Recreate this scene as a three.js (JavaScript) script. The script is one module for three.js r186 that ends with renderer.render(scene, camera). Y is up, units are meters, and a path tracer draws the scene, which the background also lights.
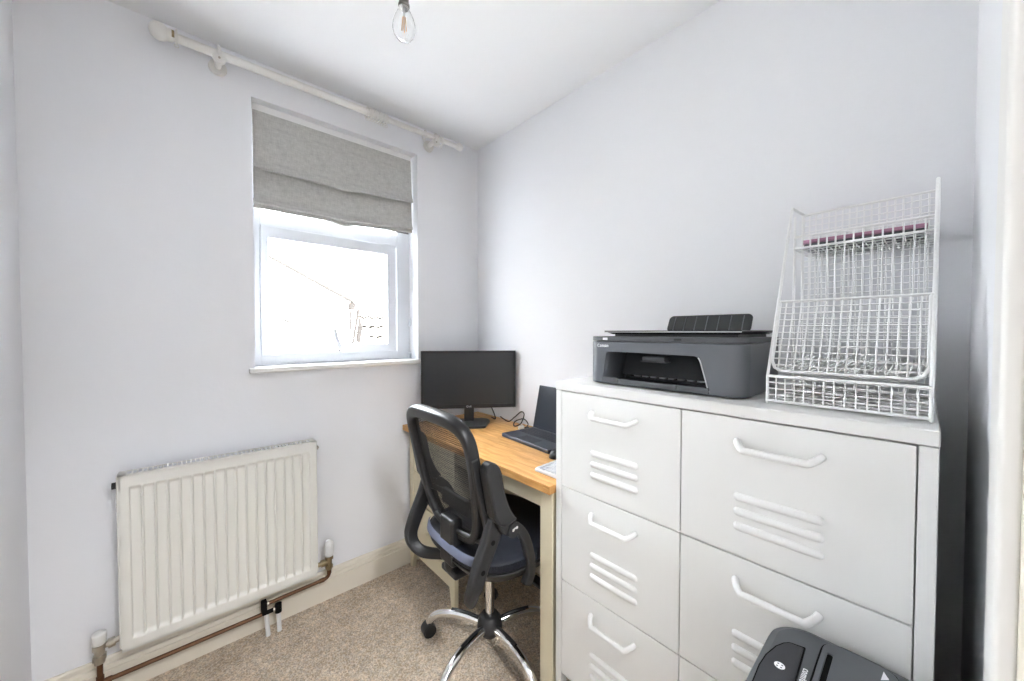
import * as THREE from 'three';
import { mergeGeometries } from 'three/addons/utils/BufferGeometryUtils.js';
import { RoundedBoxGeometry } from 'three/addons/geometries/RoundedBoxGeometry.js';
import { RectAreaLightUniformsLib } from 'three/addons/lights/RectAreaLightUniformsLib.js';
import { FontLoader } from 'three/addons/loaders/FontLoader.js';
import { TextGeometry } from 'three/addons/geometries/TextGeometry.js';
import { Brush, Evaluator, SUBTRACTION } from 'three-bvh-csg';

// ---------------------------------------------------------------- camera, sky, exposure
// The room: window wall is the plane z = 0, the long right wall the plane x = 0, the left wall x = -1.766, the door wall z = 1.95.
const scene = new THREE.Scene();
const camera = new THREE.PerspectiveCamera(85.54, 1024 / 681, 0.02, 200);
camera.position.set(-1.386, 1.265, 1.88);
{
  const yaw = THREE.MathUtils.degToRad(41.675), p = THREE.MathUtils.degToRad(1.253);
  camera.lookAt(-1.386 + Math.sin(yaw) * Math.cos(p), 1.265 - Math.sin(p), 1.88 - Math.cos(yaw) * Math.cos(p));
}
const renderer = new THREE.WebGLRenderer();
renderer.toneMapping = THREE.LinearToneMapping;
renderer.toneMappingExposure = 21.5;
renderer.shadowMap.enabled = true;
renderer.shadowMap.type = THREE.PCFSoftShadowMap;
RectAreaLightUniformsLib.init();
scene.background = new THREE.Color().setRGB(0.91, 0.96, 1.0);   // bright overcast sky
scene.backgroundIntensity = 2.1;
const LANDING_FILL = 6.8;                                        // added fill light on the unseen landing behind the door

// ---------------------------------------------------------------- helpers
let seed = 12345;
const rnd = () => { seed = (seed * 1664525 + 1013904223) >>> 0; return seed / 4294967296; };
const V = (x, y, z) => new THREE.Vector3(x, y, z);
const used = new Map();
function numbered(name) {
  const n = used.get(name) || 0; used.set(name, n + 1);
  return n ? `${name}_${String(n).padStart(3, '0')}` : name;
}
function clean(g) {
  g = g.index ? g.toNonIndexed() : g.clone();
  for (const k of Object.keys(g.attributes)) if (!['position', 'normal', 'uv'].includes(k)) g.deleteAttribute(k);
  if (!g.attributes.normal) g.computeVertexNormals();
  if (!g.attributes.uv) g.setAttribute('uv', new THREE.BufferAttribute(new Float32Array(g.attributes.position.count * 2), 2));
  g.groups = [];
  return g;
}
function join(list) { list = list.flat(9).map(clean); return list.length === 1 ? list[0] : mergeGeometries(list); }
// uv in metres by the axis that each triangle faces
function metreUV(g, offU = 0, offV = 0) {
  g = clean(g);
  const p = g.attributes.position, u = g.attributes.uv, a = V(), b = V(), c = V(), n = V();
  for (let i = 0; i < p.count; i += 3) {
    a.fromBufferAttribute(p, i); b.fromBufferAttribute(p, i + 1); c.fromBufferAttribute(p, i + 2);
    n.copy(b).sub(a).cross(c.clone().sub(a));
    const ax = Math.abs(n.x), ay = Math.abs(n.y), az = Math.abs(n.z);
    [a, b, c].forEach((q, k) => {
      if (ay >= ax && ay >= az) u.setXY(i + k, q.x + offU, q.z + offV);
      else if (ax >= az) u.setXY(i + k, q.y + offU, q.z + offV);
      else u.setXY(i + k, q.x + offU, q.y + offV);
    });
  }
  return g;
}
function box(w, h, d, x = 0, y = 0, z = 0) { const g = new THREE.BoxGeometry(w, h, d); g.translate(x, y, z); return g; }
function bb(x0, x1, y0, y1, z0, z1) { return box(x1 - x0, y1 - y0, z1 - z0, (x0 + x1) / 2, (y0 + y1) / 2, (z0 + z1) / 2); }
function rb(x0, x1, y0, y1, z0, z1, r = 0.004, s = 2) {
  const w = x1 - x0, h = y1 - y0, d = z1 - z0;
  const g = new RoundedBoxGeometry(w, h, d, s, Math.min(r, w / 2.01, h / 2.01, d / 2.01));
  g.translate((x0 + x1) / 2, (y0 + y1) / 2, (z0 + z1) / 2); return g;
}
function cyl(r, a, b, r2 = r, seg = 20) {           // cylinder between two points
  const A = V(...a), B = V(...b), L = A.distanceTo(B);
  const g = new THREE.CylinderGeometry(r2, r, L, seg);
  g.translate(0, L / 2, 0);
  g.applyQuaternion(new THREE.Quaternion().setFromUnitVectors(V(0, 1, 0), B.clone().sub(A).normalize()));
  g.translate(A.x, A.y, A.z); return g;
}
function tube(pts, r, seg = 32, rad = 10, closed = false, tension = 0.5) {
  return new THREE.TubeGeometry(new THREE.CatmullRomCurve3(pts.map(p => V(...p)), closed, 'catmullrom', tension), seg, r, rad, closed);
}
function polyTube(pts, r, rad = 8) { const o = []; for (let i = 0; i + 1 < pts.length; i++) { o.push(cyl(r, pts[i], pts[i + 1], r, rad)); if (i) o.push(ball(r, pts[i], rad, 6)); } return o; }
function ball(r, c, ws = 16, hs = 12) { const g = new THREE.SphereGeometry(r, ws, hs); g.translate(...c); return g; }
function lathe(pts, c = [0, 0, 0], seg = 28) { const g = new THREE.LatheGeometry(pts.map(p => new THREE.Vector2(...p)), seg); g.translate(...c); return g; }
function poly(pts) { const s = new THREE.Shape(); pts.forEach((p, i) => i ? s.lineTo(...p) : s.moveTo(...p)); s.closePath(); return s; }
function rrect(x0, y0, x1, y1, r, C = THREE.Shape) {
  const s = new C(); s.moveTo(x0 + r, y0); s.lineTo(x1 - r, y0); s.absarc(x1 - r, y0 + r, r, -Math.PI / 2, 0); s.lineTo(x1, y1 - r); s.absarc(x1 - r, y1 - r, r, 0, Math.PI / 2);
  s.lineTo(x0 + r, y1); s.absarc(x0 + r, y1 - r, r, Math.PI / 2, Math.PI); s.lineTo(x0, y0 + r); s.absarc(x0 + r, y0 + r, r, Math.PI, Math.PI * 1.5); return s;
}
function ext(shape, depth, bevel = 0, curve = 8) { return new THREE.ExtrudeGeometry(shape, { depth: depth - 2 * bevel, bevelEnabled: bevel > 0, bevelSize: bevel, bevelThickness: bevel, bevelOffset: -bevel, bevelSegments: 2, curveSegments: curve }).translate(0, 0, bevel); }
// rings of points lofted into one closed surface
function loft(rings, capA = true, capB = true, closedRing = true) {
  const n = rings[0].length, pos = [], idx = [], uv = [];
  rings.forEach((r, i) => r.forEach((p, j) => { pos.push(...p); uv.push(j / n, i / rings.length); }));
  const m = closedRing ? n : n - 1;
  for (let i = 0; i + 1 < rings.length; i++) for (let j = 0; j < m; j++) {
    const a = i * n + j, b = i * n + (j + 1) % n, c = a + n, d = b + n; idx.push(a, c, b, b, c, d);
  }
  const cap = (i, flip) => { const c = [0, 0, 0]; rings[i].forEach(p => p.forEach((v, k) => c[k] += v / n)); const k = pos.length / 3; pos.push(...c); uv.push(.5, .5); for (let j = 0; j < n; j++) { const a = i * n + j, b = i * n + (j + 1) % n; flip ? idx.push(k, a, b) : idx.push(k, b, a); } };
  if (capA) cap(0, true); if (capB) cap(rings.length - 1, false);
  const g = new THREE.BufferGeometry();
  g.setAttribute('position', new THREE.Float32BufferAttribute(pos, 3)); g.setAttribute('uv', new THREE.Float32BufferAttribute(uv, 2)); g.setIndex(idx); g.computeVertexNormals();
  return g;
}
// a grid surface f(u, v) -> [x, y, z]
function grid(f, us, vs) {
  const pos = [], uv = [], idx = [], nu = us.length;
  vs.forEach(v => us.forEach(u => { pos.push(...f(u, v)); uv.push(u, v); }));
  for (let j = 0; j + 1 < vs.length; j++) for (let i = 0; i + 1 < nu; i++) { const a = j * nu + i; idx.push(a, a + 1, a + nu, a + 1, a + nu + 1, a + nu); }
  const g = new THREE.BufferGeometry();
  g.setAttribute('position', new THREE.Float32BufferAttribute(pos, 3)); g.setAttribute('uv', new THREE.Float32BufferAttribute(uv, 2)); g.setIndex(idx); g.computeVertexNormals(); return g;
}
const lin = (a, b, n) => Array.from({ length: n + 1 }, (_, i) => a + (b - a) * i / n);

function obj(name, geos, m, parent, label) {
  const g = Array.isArray(geos) ? join(geos) : geos;
  const o = new THREE.Mesh(g, m); o.name = parent ? name : numbered(name); o.castShadow = o.receiveShadow = true;
  (parent || scene).add(o); if (label) o.userData.label = label; return o;
}
function tag(o, label, category, group) { o.userData.label = label; o.userData.category = category; if (group) o.userData.group = group; return o; }
function thing(name, label, category, pos = [0, 0, 0], turn = 0, group) {
  const o = new THREE.Group(); o.name = numbered(name); o.position.set(...pos); o.rotation.y = turn; scene.add(o); return tag(o, label, category, group);
}
function struct(name, geos, m, parent, label) { const o = obj(name, geos, m, parent, label); if (!parent) o.userData.kind = 'structure'; return o; }
function rgb(r, g, b) { return new THREE.Color().setRGB(r, g, b); }
function mat(c, rough = 0.6, metal = 0, extra = {}) { return new THREE.MeshStandardMaterial({ color: Array.isArray(c) ? rgb(...c) : c, roughness: rough, metalness: metal, side: THREE.DoubleSide, ...extra }); }
function phys(c, o) { return new THREE.MeshPhysicalMaterial({ color: rgb(...c), side: THREE.DoubleSide, ...o }); }

// ---------------------------------------------------------------- textures
function valueNoise(n, cells, sd) {                       // tileable value noise, n x n
  const save = seed; seed = sd; const v = Float32Array.from({ length: cells * cells }, rnd); seed = save;
  const out = new Float32Array(n * n), sm = t => t * t * (3 - 2 * t);
  for (let y = 0; y < n; y++) for (let x = 0; x < n; x++) {
    const fx = x / n * cells, fy = y / n * cells, ix = Math.floor(fx), iy = Math.floor(fy), tx = sm(fx - ix), ty = sm(fy - iy);
    const a = v[iy * cells + ix], b = v[iy * cells + (ix + 1) % cells], c = v[((iy + 1) % cells) * cells + ix], d = v[((iy + 1) % cells) * cells + (ix + 1) % cells];
    out[y * n + x] = (a * (1 - tx) + b * tx) * (1 - ty) + (c * (1 - tx) + d * tx) * ty;
  }
  return out;
}
function dataTex(n, f, srgb, repeat = 1, ny = n) {
  const d = new Uint8Array(n * ny * 4);
  for (let y = 0; y < ny; y++) for (let x = 0; x < n; x++) { const c = f(x, y), k = (y * n + x) * 4; for (let i = 0; i < 3; i++) d[k + i] = Math.max(0, Math.min(255, c[i] * 255)); d[k + 3] = 255; }
  const t = new THREE.DataTexture(d, n, ny); t.wrapS = t.wrapT = THREE.RepeatWrapping; t.magFilter = THREE.LinearFilter; t.minFilter = THREE.LinearFilter;
  if (srgb) t.colorSpace = THREE.SRGBColorSpace; t.repeat.set(repeat, repeat); t.needsUpdate = true; return t;
}
const g3 = v => [v, v, v];
// carpet: short twist pile, beige with lighter and darker flecks
const N = 512, nA = valueNoise(N, 128, 11), nB = valueNoise(N, 200, 12), nC = valueNoise(N, 24, 13), nD = valueNoise(N, 8, 14), nE = valueNoise(N, 64, 15);
const carpetTex = dataTex(N, (x, y) => { const i = y * N + x, v = 0.62 * nA[i] + 0.38 * nB[i] - 0.5 + 0.22 * (nC[i] - 0.5) + 0.16 * (nD[i] - 0.5), e = nE[i] - 0.5; return [0.80 + 0.36 * v + 0.03 * e, 0.735 + 0.36 * v, 0.655 + 0.36 * v - 0.04 * e]; }, true, 1 / 0.5);
const carpetBump = dataTex(N, (x, y) => { const i = y * N + x; return g3(0.6 * nA[i] + 0.4 * nB[i]); }, false, 1 / 0.5);
const plasterBump = dataTex(N, (x, y) => { const i = y * N + x; return g3(0.5 * nC[i] + 0.3 * nE[i] + 0.2 * nA[i]); }, false, 1 / 0.8);
// linen weave
const wv = valueNoise(256, 96, 21), wv2 = valueNoise(256, 12, 22);
const linenTex = dataTex(256, (x, y) => { const i = y * 256 + x, s = ((x & 3) < 2 ? 0.5 : -0.5) * ((y & 3) < 2 ? 1 : -1), a = wv[(y >> 3) * 256 + x] - 0.5, b = wv[y * 256 + (x >> 3)] - 0.5; const v = 0.745 + 0.06 * (a + b) + 0.02 * s + 0.03 * (wv2[i] - 0.5); return [v, v * 0.995, v * 0.975]; }, true, 1 / 0.16);
const linenBump = dataTex(256, (x, y) => { const a = wv[(y >> 3) * 256 + x], b = wv[y * 256 + (x >> 3)]; return g3(0.5 * (a + b)); }, false, 1 / 0.16);
// wood: grain along v
const gr1 = valueNoise(N, 64, 31), gr2 = valueNoise(N, 8, 32), gr3 = valueNoise(N, 160, 33);
function woodTex(r, g, b, amp) { return dataTex(N, (x, y) => { const warp = 14 * gr2[y * N + x], xx = ((x + warp) | 0) % N; const s = gr1[((y >> 4) % N) * N + xx], f = gr3[((y >> 5) % N) * N + x], w = 0.5 + 0.5 * Math.sin((x + warp * 3) * 0.11); const v = amp * (0.5 * (s - 0.5) + 0.5 * (f - 0.5) + 0.35 * (w - 0.5)); return [r + v * 0.9, g + v, b + v * 1.1]; }, true, 1 / 0.35); }
const oakTex = woodTex(0.82, 0.62, 0.375, 0.17);

// ---------------------------------------------------------------- materials
const M = {
  wall: mat([0.855, 0.86, 0.888], 0.92, 0, { bumpMap: plasterBump, bumpScale: 0.0006 }),
  ceiling: mat([0.88, 0.885, 0.90], 0.95, 0, { bumpMap: plasterBump, bumpScale: 0.0005 }),
  trim: mat([0.80, 0.745, 0.64], 0.35),                        // cream gloss woodwork
  whiteTrim: mat([0.82, 0.81, 0.79], 0.35),
  carpet: mat([1, 1, 1], 1, 0, { map: carpetTex, bumpMap: carpetBump, bumpScale: 0.006 }),
  upvc: mat([0.76, 0.785, 0.83], 0.3),
  glass: phys([1, 1, 1], { transmission: 1, thickness: 0, roughness: 0, ior: 1.45 }),
  bulbGlass: phys([1, 1, 1], { transmission: 1, thickness: 0.001, roughness: 0, ior: 1.5 }),
  gasket: mat([0.03, 0.03, 0.03], 0.7),
  linen: mat([1, 1, 1], 0.95, 0, { map: linenTex, bumpMap: linenBump, bumpScale: 0.0006 }),
  lining: mat([0.2, 0.2, 0.2], 0.9),
  hem: mat([0.75, 0.75, 0.74], 0.9),
  radiator: mat([0.78, 0.765, 0.715], 0.32),
  shaded_convector: phys([0.03, 0.03, 0.03], { roughness: 1, specularIntensity: 0.2 }),  // near black to paint the shade inside the radiator slots
  whitePlastic: mat([0.80, 0.80, 0.79], 0.4),
  rodWhite: mat([0.80, 0.785, 0.75], 0.35),
  copper: mat([0.15, 0.072, 0.036], 0.42, 0.6),
  brass: mat([0.35, 0.28, 0.17], 0.35, 0.9),
  nickel: mat([0.50, 0.46, 0.40], 0.3, 0.9),
  dark: phys([0.008, 0.008, 0.008], { roughness: 0.8, specularIntensity: 0.2 }),
  pewter: mat([0.2, 0.19, 0.175], 0.42, 0.8),
  filament: mat([0.85, 0.48, 0.16], 0.5),
  cream: mat([0.74, 0.665, 0.49], 0.5),                        // painted desk
  blackPlastic: mat([0.014, 0.0145, 0.016], 0.42),
  blackSatin: mat([0.018, 0.019, 0.022], 0.3),
  bezel: mat([0.008, 0.008, 0.009], 0.45),
  screen: phys([0.017, 0.019, 0.022], { roughness: 0.34, specularIntensity: 1 }),
  laptop: mat([0.03, 0.036, 0.052], 0.35),
  laptopScreen: phys([0.02, 0.026, 0.038], { roughness: 0.3 }),
  key: mat([0.03, 0.032, 0.04], 0.5),
  whiteKey: mat([0.78, 0.79, 0.80], 0.5),
  keyboardBody: mat([0.62, 0.64, 0.68], 0.45),
  cable: mat([0.012, 0.012, 0.013], 0.5),
  steel: mat([0.83, 0.828, 0.815], 0.36),                      // powder coated cabinet
  chrome: mat([0.82, 0.82, 0.83], 0.09, 1),
  mesh: mat([0.02, 0.02, 0.021], 0.75),
  seatMesh: mat([0.008, 0.011, 0.021], 0.6),
  seatRim: mat([0.15, 0.17, 0.245], 0.35),
  chairPlastic: mat([0.02, 0.0205, 0.022], 0.38),
  printer: mat([0.12, 0.13, 0.146], 0.34),
  printerDark: mat([0.026, 0.029, 0.031], 0.45),
  printerMid: mat([0.08, 0.086, 0.094], 0.45),
  printerLid: mat([0.022, 0.024, 0.027], 0.25),
  silver: mat([0.55, 0.56, 0.57], 0.35, 0.4),
  wire: mat([0.90, 0.90, 0.90], 0.35),
  pink: mat([0.5, 0.26, 0.37], 0.6),
  greyCover: mat([0.16, 0.17, 0.18], 0.6),
  paper: mat([0.72, 0.71, 0.68], 0.9),
  shredder: mat([0.082, 0.089, 0.097], 0.42),
  shredderPanel: mat([0.022, 0.024, 0.03], 0.3),
  print: mat([0.8, 0.81, 0.83], 0.5),
  render: phys([0.82, 0.81, 0.78], { roughness: 1, specularIntensity: 0 }),
  greyRender: mat([0.4, 0.39, 0.37], 0.9),
  slate: mat([0.1, 0.1, 0.11], 0.8),
  barge: phys([0.034, 0.031, 0.028], { roughness: 1, specularIntensity: 0 }),
  tile: [mat([0.42, 0.36, 0.30], 0.85), mat([0.46, 0.39, 0.32], 0.85), mat([0.38, 0.33, 0.28], 0.85)],
  lipShade: phys([0.013, 0.012, 0.011], { roughness: 1, specularIntensity: 0 }),  // near-black colour of the painted shadow lines below the tile lips
  gutter: phys([0.026, 0.023, 0.021], { roughness: 1, specularIntensity: 0 }),
  palePaving: mat([0.45, 0.44, 0.42], 1),  // unseen pale paving, set bright to bounce light up to the ceiling
  landing: mat([0.82, 0.825, 0.84], 0.92),
};
const font = await new FontLoader().loadAsync('fonts/droid/droid_sans_bold.typeface.json');
function text(s, size, depth = 0.0006) { const g = new TextGeometry(s, { font, size, depth, curveSegments: 4 }); g.computeBoundingBox(); const b = g.boundingBox; g.translate(-(b.min.x + b.max.x) / 2, -(b.min.y + b.max.y) / 2, 0); return g; }

// ---------------------------------------------------------------- the room
const XL = -1.766, ZF = 1.95, H = 2.4, WX0 = -1.164, WX1 = -0.413, WY0 = 1.105, WY1 = 2.246;
struct('floor', [metreUV(bb(XL - 0.25, 0.25, -0.12, 0, -0.02, ZF + 0.16))], M.carpet);
struct('ceiling', [metreUV(bb(XL - 0.25, 0.25, H, H + 0.14, -0.3, ZF + 0.02))], M.ceiling);
{ // window wall, 0.3 thick, with the window opening
  const s = poly([[XL - 0.25, -0.12], [0.25, -0.12], [0.25, H + 0.14], [XL - 0.25, H + 0.14]]);
  s.holes.push(poly([[WX0, WY0], [WX0, WY1], [WX1, WY1], [WX1, WY0]]));
  struct('wall_back', [metreUV(ext(s, 0.3).translate(0, 0, -0.3))], M.wall);
}
struct('wall_right', [metreUV(bb(0, 0.25, -0.12, H + 0.14, 0, ZF + 0.16))], M.wall);
struct('wall_left', [metreUV(bb(XL - 0.25, XL, -0.12, H + 0.14, 0, ZF + 0.16))], M.wall);
const DX0 = -1.56, DX1 = -0.76, DH = 2.02;
{ // door wall with the doorway
  const s = poly([[XL, 0], [DX0 - 0.03, 0], [DX0 - 0.03, DH + 0.03], [DX1 + 0.03, DH + 0.03], [DX1 + 0.03, 0], [0, 0], [0, H], [XL, H]]);
  struct('wall_front', [metreUV(ext(s, 0.13).translate(0, 0, ZF))], M.wall);
}
{ // door lining and architrave
  const d = new THREE.Group(); d.name = 'door_1'; d.userData = { kind: 'structure', label: 'cream painted doorway lining and architrave beside the camera' }; scene.add(d);
  obj('lining', [rb(DX1, DX1 + 0.03, 0, DH + 0.03, ZF - 0.002, ZF + 0.15, 0.003), rb(DX0 - 0.03, DX0, 0, DH + 0.03, ZF - 0.002, ZF + 0.15, 0.003), rb(DX0 - 0.03, DX1 + 0.03, DH, DH + 0.03, ZF - 0.002, ZF + 0.15, 0.003)], M.trim, d);
  obj('architrave', [rb(DX1 + 0.008, DX1 + 0.078, 0, DH + 0.078, ZF - 0.018, ZF, 0.005, 3)], M.whiteTrim, d);
  obj('architrave', [rb(DX0 - 0.078, DX0 - 0.008, 0, DH + 0.078, ZF - 0.018, ZF, 0.005, 3)], M.whiteTrim, d);
  obj('architrave', [rb(DX0 - 0.006, DX1 + 0.006, DH + 0.008, DH + 0.078, ZF - 0.018, ZF, 0.005, 3)], M.whiteTrim, d);
}
function skirting(name, len, place) {   // moulded profile, local: length along x, thickness +z
  const pr = poly([[0, 0], [0.018, 0], [0.018, 0.094], [0.0125, 0.0965], [0.0125, 0.0985], [0.0165, 0.101], [0.0155, 0.113], [0.0095, 0.1165], [0.0085, 0.1195], [0.0115, 0.1215], [0.0105, 0.132], [0.006, 0.138], [0, 0.138]]);
  const g = ext(pr, len); g.rotateY(-Math.PI / 2); g.rotateY(0); // x profile -> z, extrude -> -x
  g.applyMatrix4(new THREE.Matrix4().makeTranslation(len, 0, 0)); place(g);
  struct(name, [g], M.trim);
}
skirting('baseboard_back', -XL, g => g.translate(XL, 0, 0));
skirting('baseboard_right', 1.0, g => { g.rotateY(-Math.PI / 2); g.translate(0, 0, 0.02); });
skirting('baseboard_left', ZF - 0.02, g => { g.rotateY(Math.PI / 2); g.translate(XL, 0, ZF); });
skirting('baseboard_front', 0.66, g => { g.rotateY(Math.PI); g.translate(-0.01, 0, ZF); });
// landing behind the doorway, where the photographer stands half in the door
{
  const z0 = ZF + 0.13, z1 = 3.3, x0 = -2.2, x1 = 0.1;
  struct('floor_landing', [metreUV(bb(x0, x1, -0.12, 0, z0 + 0.03, z1))], M.carpet);
  struct('ceiling_landing', [metreUV(bb(x0, x1, H, H + 0.1, z0 - 0.11, z1))], M.ceiling);
  struct('wall_landing_end', [metreUV(bb(x0 - 0.1, x1 + 0.1, -0.12, H + 0.1, z1, z1 + 0.1))], M.landing);
  struct('wall_landing_left', [metreUV(bb(x0 - 0.1, x0, -0.12, H + 0.1, z0 - 0.13, z1))], M.landing);
  struct('wall_landing_right', [metreUV(bb(x1, x1 + 0.1, -0.12, H + 0.1, z0 + 0.03, z1))], M.landing);
  struct('wall_landing_front', [metreUV(bb(x0, XL - 0.24, -0.12, H + 0.1, z0 - 0.13, z0))], M.landing);
}

// ---------------------------------------------------------------- window
{
  const w = new THREE.Group(); w.name = 'window_1'; scene.add(w); w.userData = { kind: 'structure', label: 'white plastic framed window with an opening light below the grey blind' };
  const zF = -0.10, zB = -0.165, y0 = 1.115;
  // outer frame: jambs, head, bottom rail, transom
  obj('frame', [rb(WX0, -1.128, y0, WY1, zB, zF, 0.004), rb(-0.49, WX1, y0, WY1, zB, zF, 0.004), rb(-1.13, -0.488, y0, 1.162, zB, zF, 0.004), rb(-1.13, -0.488, 1.742, 1.815, zB, zF, 0.004), rb(-1.13, -0.488, 2.205, WY1, zB, zF, 0.004)], M.upvc, w);
  obj('upper_pane', [bb(-1.13, -0.488, 1.81, 2.21, -0.138, -0.132)], M.glass, w);
  // opening sash, face a little proud of the frame, bevelled inwards to the glass
  const sx0 = -1.1275, sx1 = -0.4985, sy0 = 1.160, sy1 = 1.745, gx0 = -1.098, gx1 = -0.549, gy0 = 1.205, gy1 = 1.690;
  const sh = poly([[sx0, sy0], [sx1, sy0], [sx1, sy1], [sx0, sy1]]);
  sh.holes.push(poly([[gx0, gy0], [gx0, gy1], [gx1, gy1], [gx1, gy0]]));
  const sash = obj('sash', [ext(sh, 0.05, 0.004).translate(0, 0, -0.138)], M.upvc, w);
  obj('pane', [bb(gx0 - 0.004, gx1 + 0.004, gy0 - 0.004, gy1 + 0.004, -0.124, -0.119)], M.glass, sash);
  const bd = (a, b, c, d) => bb(a, b, c, d, -0.1165, -0.113);
  obj('gasket', [bd(gx0 - 0.002, gx1 + 0.002, gy0 - 0.002, gy0 + 0.0015), bd(gx0 - 0.002, gx1 + 0.002, gy1 - 0.0015, gy1 + 0.002), bd(gx0 - 0.002, gx0 + 0.0015, gy0, gy1), bd(gx1 - 0.0025, gx1 + 0.002, gy0, gy1)], M.gasket, sash);
  const bead = (a, b, c, d) => rb(a, b, c, d, -0.119, -0.105, 0.004);
  obj('glazing_bead', [bead(gx0 - 0.006, gx1 + 0.006, gy0 - 0.012, gy0 - 0.001), bead(gx0 - 0.006, gx1 + 0.006, gy1 + 0.001, gy1 + 0.012), bead(gx0 - 0.012, gx0 - 0.001, gy0, gy1), bead(gx1 + 0.001, gx1 + 0.012, gy0, gy1)], M.upvc, sash);
  obj('window_handle', [rb(-0.815, -0.775, 1.166, 1.186, -0.09, -0.076, 0.004), cyl(0.008, [-0.795, 1.176, -0.08], [-0.795, 1.176, -0.055]), tube([[-0.795, 1.176, -0.058], [-0.808, 1.192, -0.05], [-0.822, 1.225, -0.048], [-0.836, 1.283, -0.05]], 0.0105, 20, 10)], M.upvc, sash);
  obj('handle_screws', [ball(0.004, [-0.806, 1.176, -0.0755]), ball(0.004, [-0.783, 1.176, -0.0755])], M.gasket, sash);
  obj('lock_keep', [rb(-0.425, -0.415, 1.30, 1.345, -0.098, -0.078, 0.002), rb(-0.43, -0.414, 1.118, 1.15, -0.098, -0.078, 0.002)], M.upvc, w);
}
struct('trim_1', [rb(-1.187, -0.402, 1.093, 1.116, 0.0, 0.026, 0.006, 3), bb(WX0 + 0.001, WX1 - 0.001, 1.1, 1.116, -0.165, 0.004)], M.whiteTrim).userData.label = 'white painted window sill board below the window';

// ---------------------------------------------------------------- the neighbouring house outside
{
  struct('ground', [bb(-14, 12, -2.9, -2.8, -30, -0.6)], M.palePaving);
  const h = thing('neighbour_house', 'white rendered house with a gable end and tiled roof outside the window', 'house');
  const z0 = -4.2;
  // gable wall: the verge falls from upper left to the right
  const gable = poly([[-3.6, -2.8], [0.56, -2.8], [0.56, 1.76], [-0.51, 2.30], [-3.6, 0.7]]);
  obj('gable_wall', [ext(gable, 4).translate(0, 0, z0 - 4)], M.render, h);
  const slab = (a, b, hgt, d, z) => { const dx = b[0] - a[0], dy = b[1] - a[1]; return box(Math.hypot(dx, dy), hgt, d).rotateZ(Math.atan2(dy, dx)).translate((a[0] + b[0]) / 2, (a[1] + b[1]) / 2, z); };
  obj('bargeboard', [slab([-0.53, 2.335], [0.62, 1.745], 0.03, 0.12, z0 + 0.05), slab([-0.50, 2.335], [-3.6, 0.74], 0.03, 0.12, z0 + 0.05)], M.barge, h);
  obj('gutter_end', [bb(0.56, 0.65, 1.62, 1.735, z0 - 0.02, z0 + 0.08)], M.gutter, h);
  obj('downpipe', [cyl(0.022, [0.70, 1.64, z0 + 0.05], [0.60, 1.05, z0 + 0.05], 0.022, 10), cyl(0.022, [0.60, 1.05, z0 + 0.05], [0.60, -2.8, z0 + 0.05], 0.022, 10)], M.gutter, h);
  obj('corner_pipe', [cyl(0.02, [0.575, 1.60, z0 + 0.05], [0.575, 1.3, z0 + 0.05], 0.02, 10)], M.gutter, h);
  obj('side_hatch', [ext(poly([[0.70, 1.1], [0.76, 1.1], [0.80, 1.35], [0.755, 1.5], [0.72, 1.3]]), 0.05).translate(0, 0, z0 - 0.1)], M.gutter, h);
  obj('porch_roof', [slab([-0.50, 1.36], [-0.355, 1.455], 0.014, 0.2, z0 + 0.12), slab([-0.36, 1.455], [-0.20, 1.365], 0.014, 0.2, z0 + 0.12)], M.barge, h);
  // unseen row of houses, added to keep low sky light off the right wall
  const ter = thing('added_terrace_row', 'unseen grey row of houses added at the left to block low sky light', 'house');
  obj('front_wall', [bb(-16, -4.6, -2.8, 4.2, -9.5, -3.0), ], M.greyRender, ter);
  obj('pitched_roof', [ext(poly([[-9.8, 4.2], [-2.7, 4.2], [-6.25, 6.6]]), 11.8).rotateY(Math.PI / 2).translate(-16.2, 0, 0)], M.slate, ter);
  for (let i = 0; i < 4; i++) for (const y of [-1.6, 1.4]) { const w = obj('window', [bb(-15 + i * 2.7, -13.8 + i * 2.7, y, y + 1.3, -3.02, -2.96)], M.upvc, ter); obj('pane', [bb(-14.92 + i * 2.7, -13.88 + i * 2.7, y + 0.08, y + 1.22, -2.97, -2.95)], M.gasket, w); }
  // tiled roof of the wing to the right: tiles laid one by one
  const wing = thing('tiled_roof', 'brown scalloped tile roof seen at the right of the window pane', 'roof');
  const slope = 0.7, tw = 0.145, ch = 0.262;            // roof rises away from the viewer
  const at = (u, t) => [u, 1.17 + t * Math.sin(slope), z0 - 0.05 - t * Math.cos(slope)];
  obj('roof_deck', [grid((u, t) => { const p = at(u, t); p[1] -= 0.03; return p; }, lin(0.86, 3.2, 2), lin(-0.6, 0.82, 2))], M.render, wing);
  const wave = a => 0.02 * Math.sin(a * Math.PI * 2) + 0.012;
  const tileG = join([grid((a, t) => [a * tw, wave(a) + 0.05 * (1 - t), -t * (ch + 0.05)], lin(0, 1, 8), [0, 1])]).rotateX(slope);
  const lipShadeG = join([grid((a, t) => [a * tw, wave(a) + 0.052 - t * 0.055, 0.004], lin(0, 1, 8), [0, 1])]).rotateX(slope);  // dark strip under each tile lip, a shadow line put in as geometry
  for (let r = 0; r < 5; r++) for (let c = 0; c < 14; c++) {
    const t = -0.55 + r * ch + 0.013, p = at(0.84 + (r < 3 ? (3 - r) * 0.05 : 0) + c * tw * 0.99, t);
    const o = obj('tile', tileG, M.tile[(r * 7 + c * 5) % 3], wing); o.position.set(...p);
    obj('lip_shade', lipShadeG, M.lipShade, o);
  }
  obj('wing_wall', [bb(1.0, 3.2, -2.8, 0.75, z0 - 3, z0 + 0.3)], M.render, wing);
}

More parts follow.
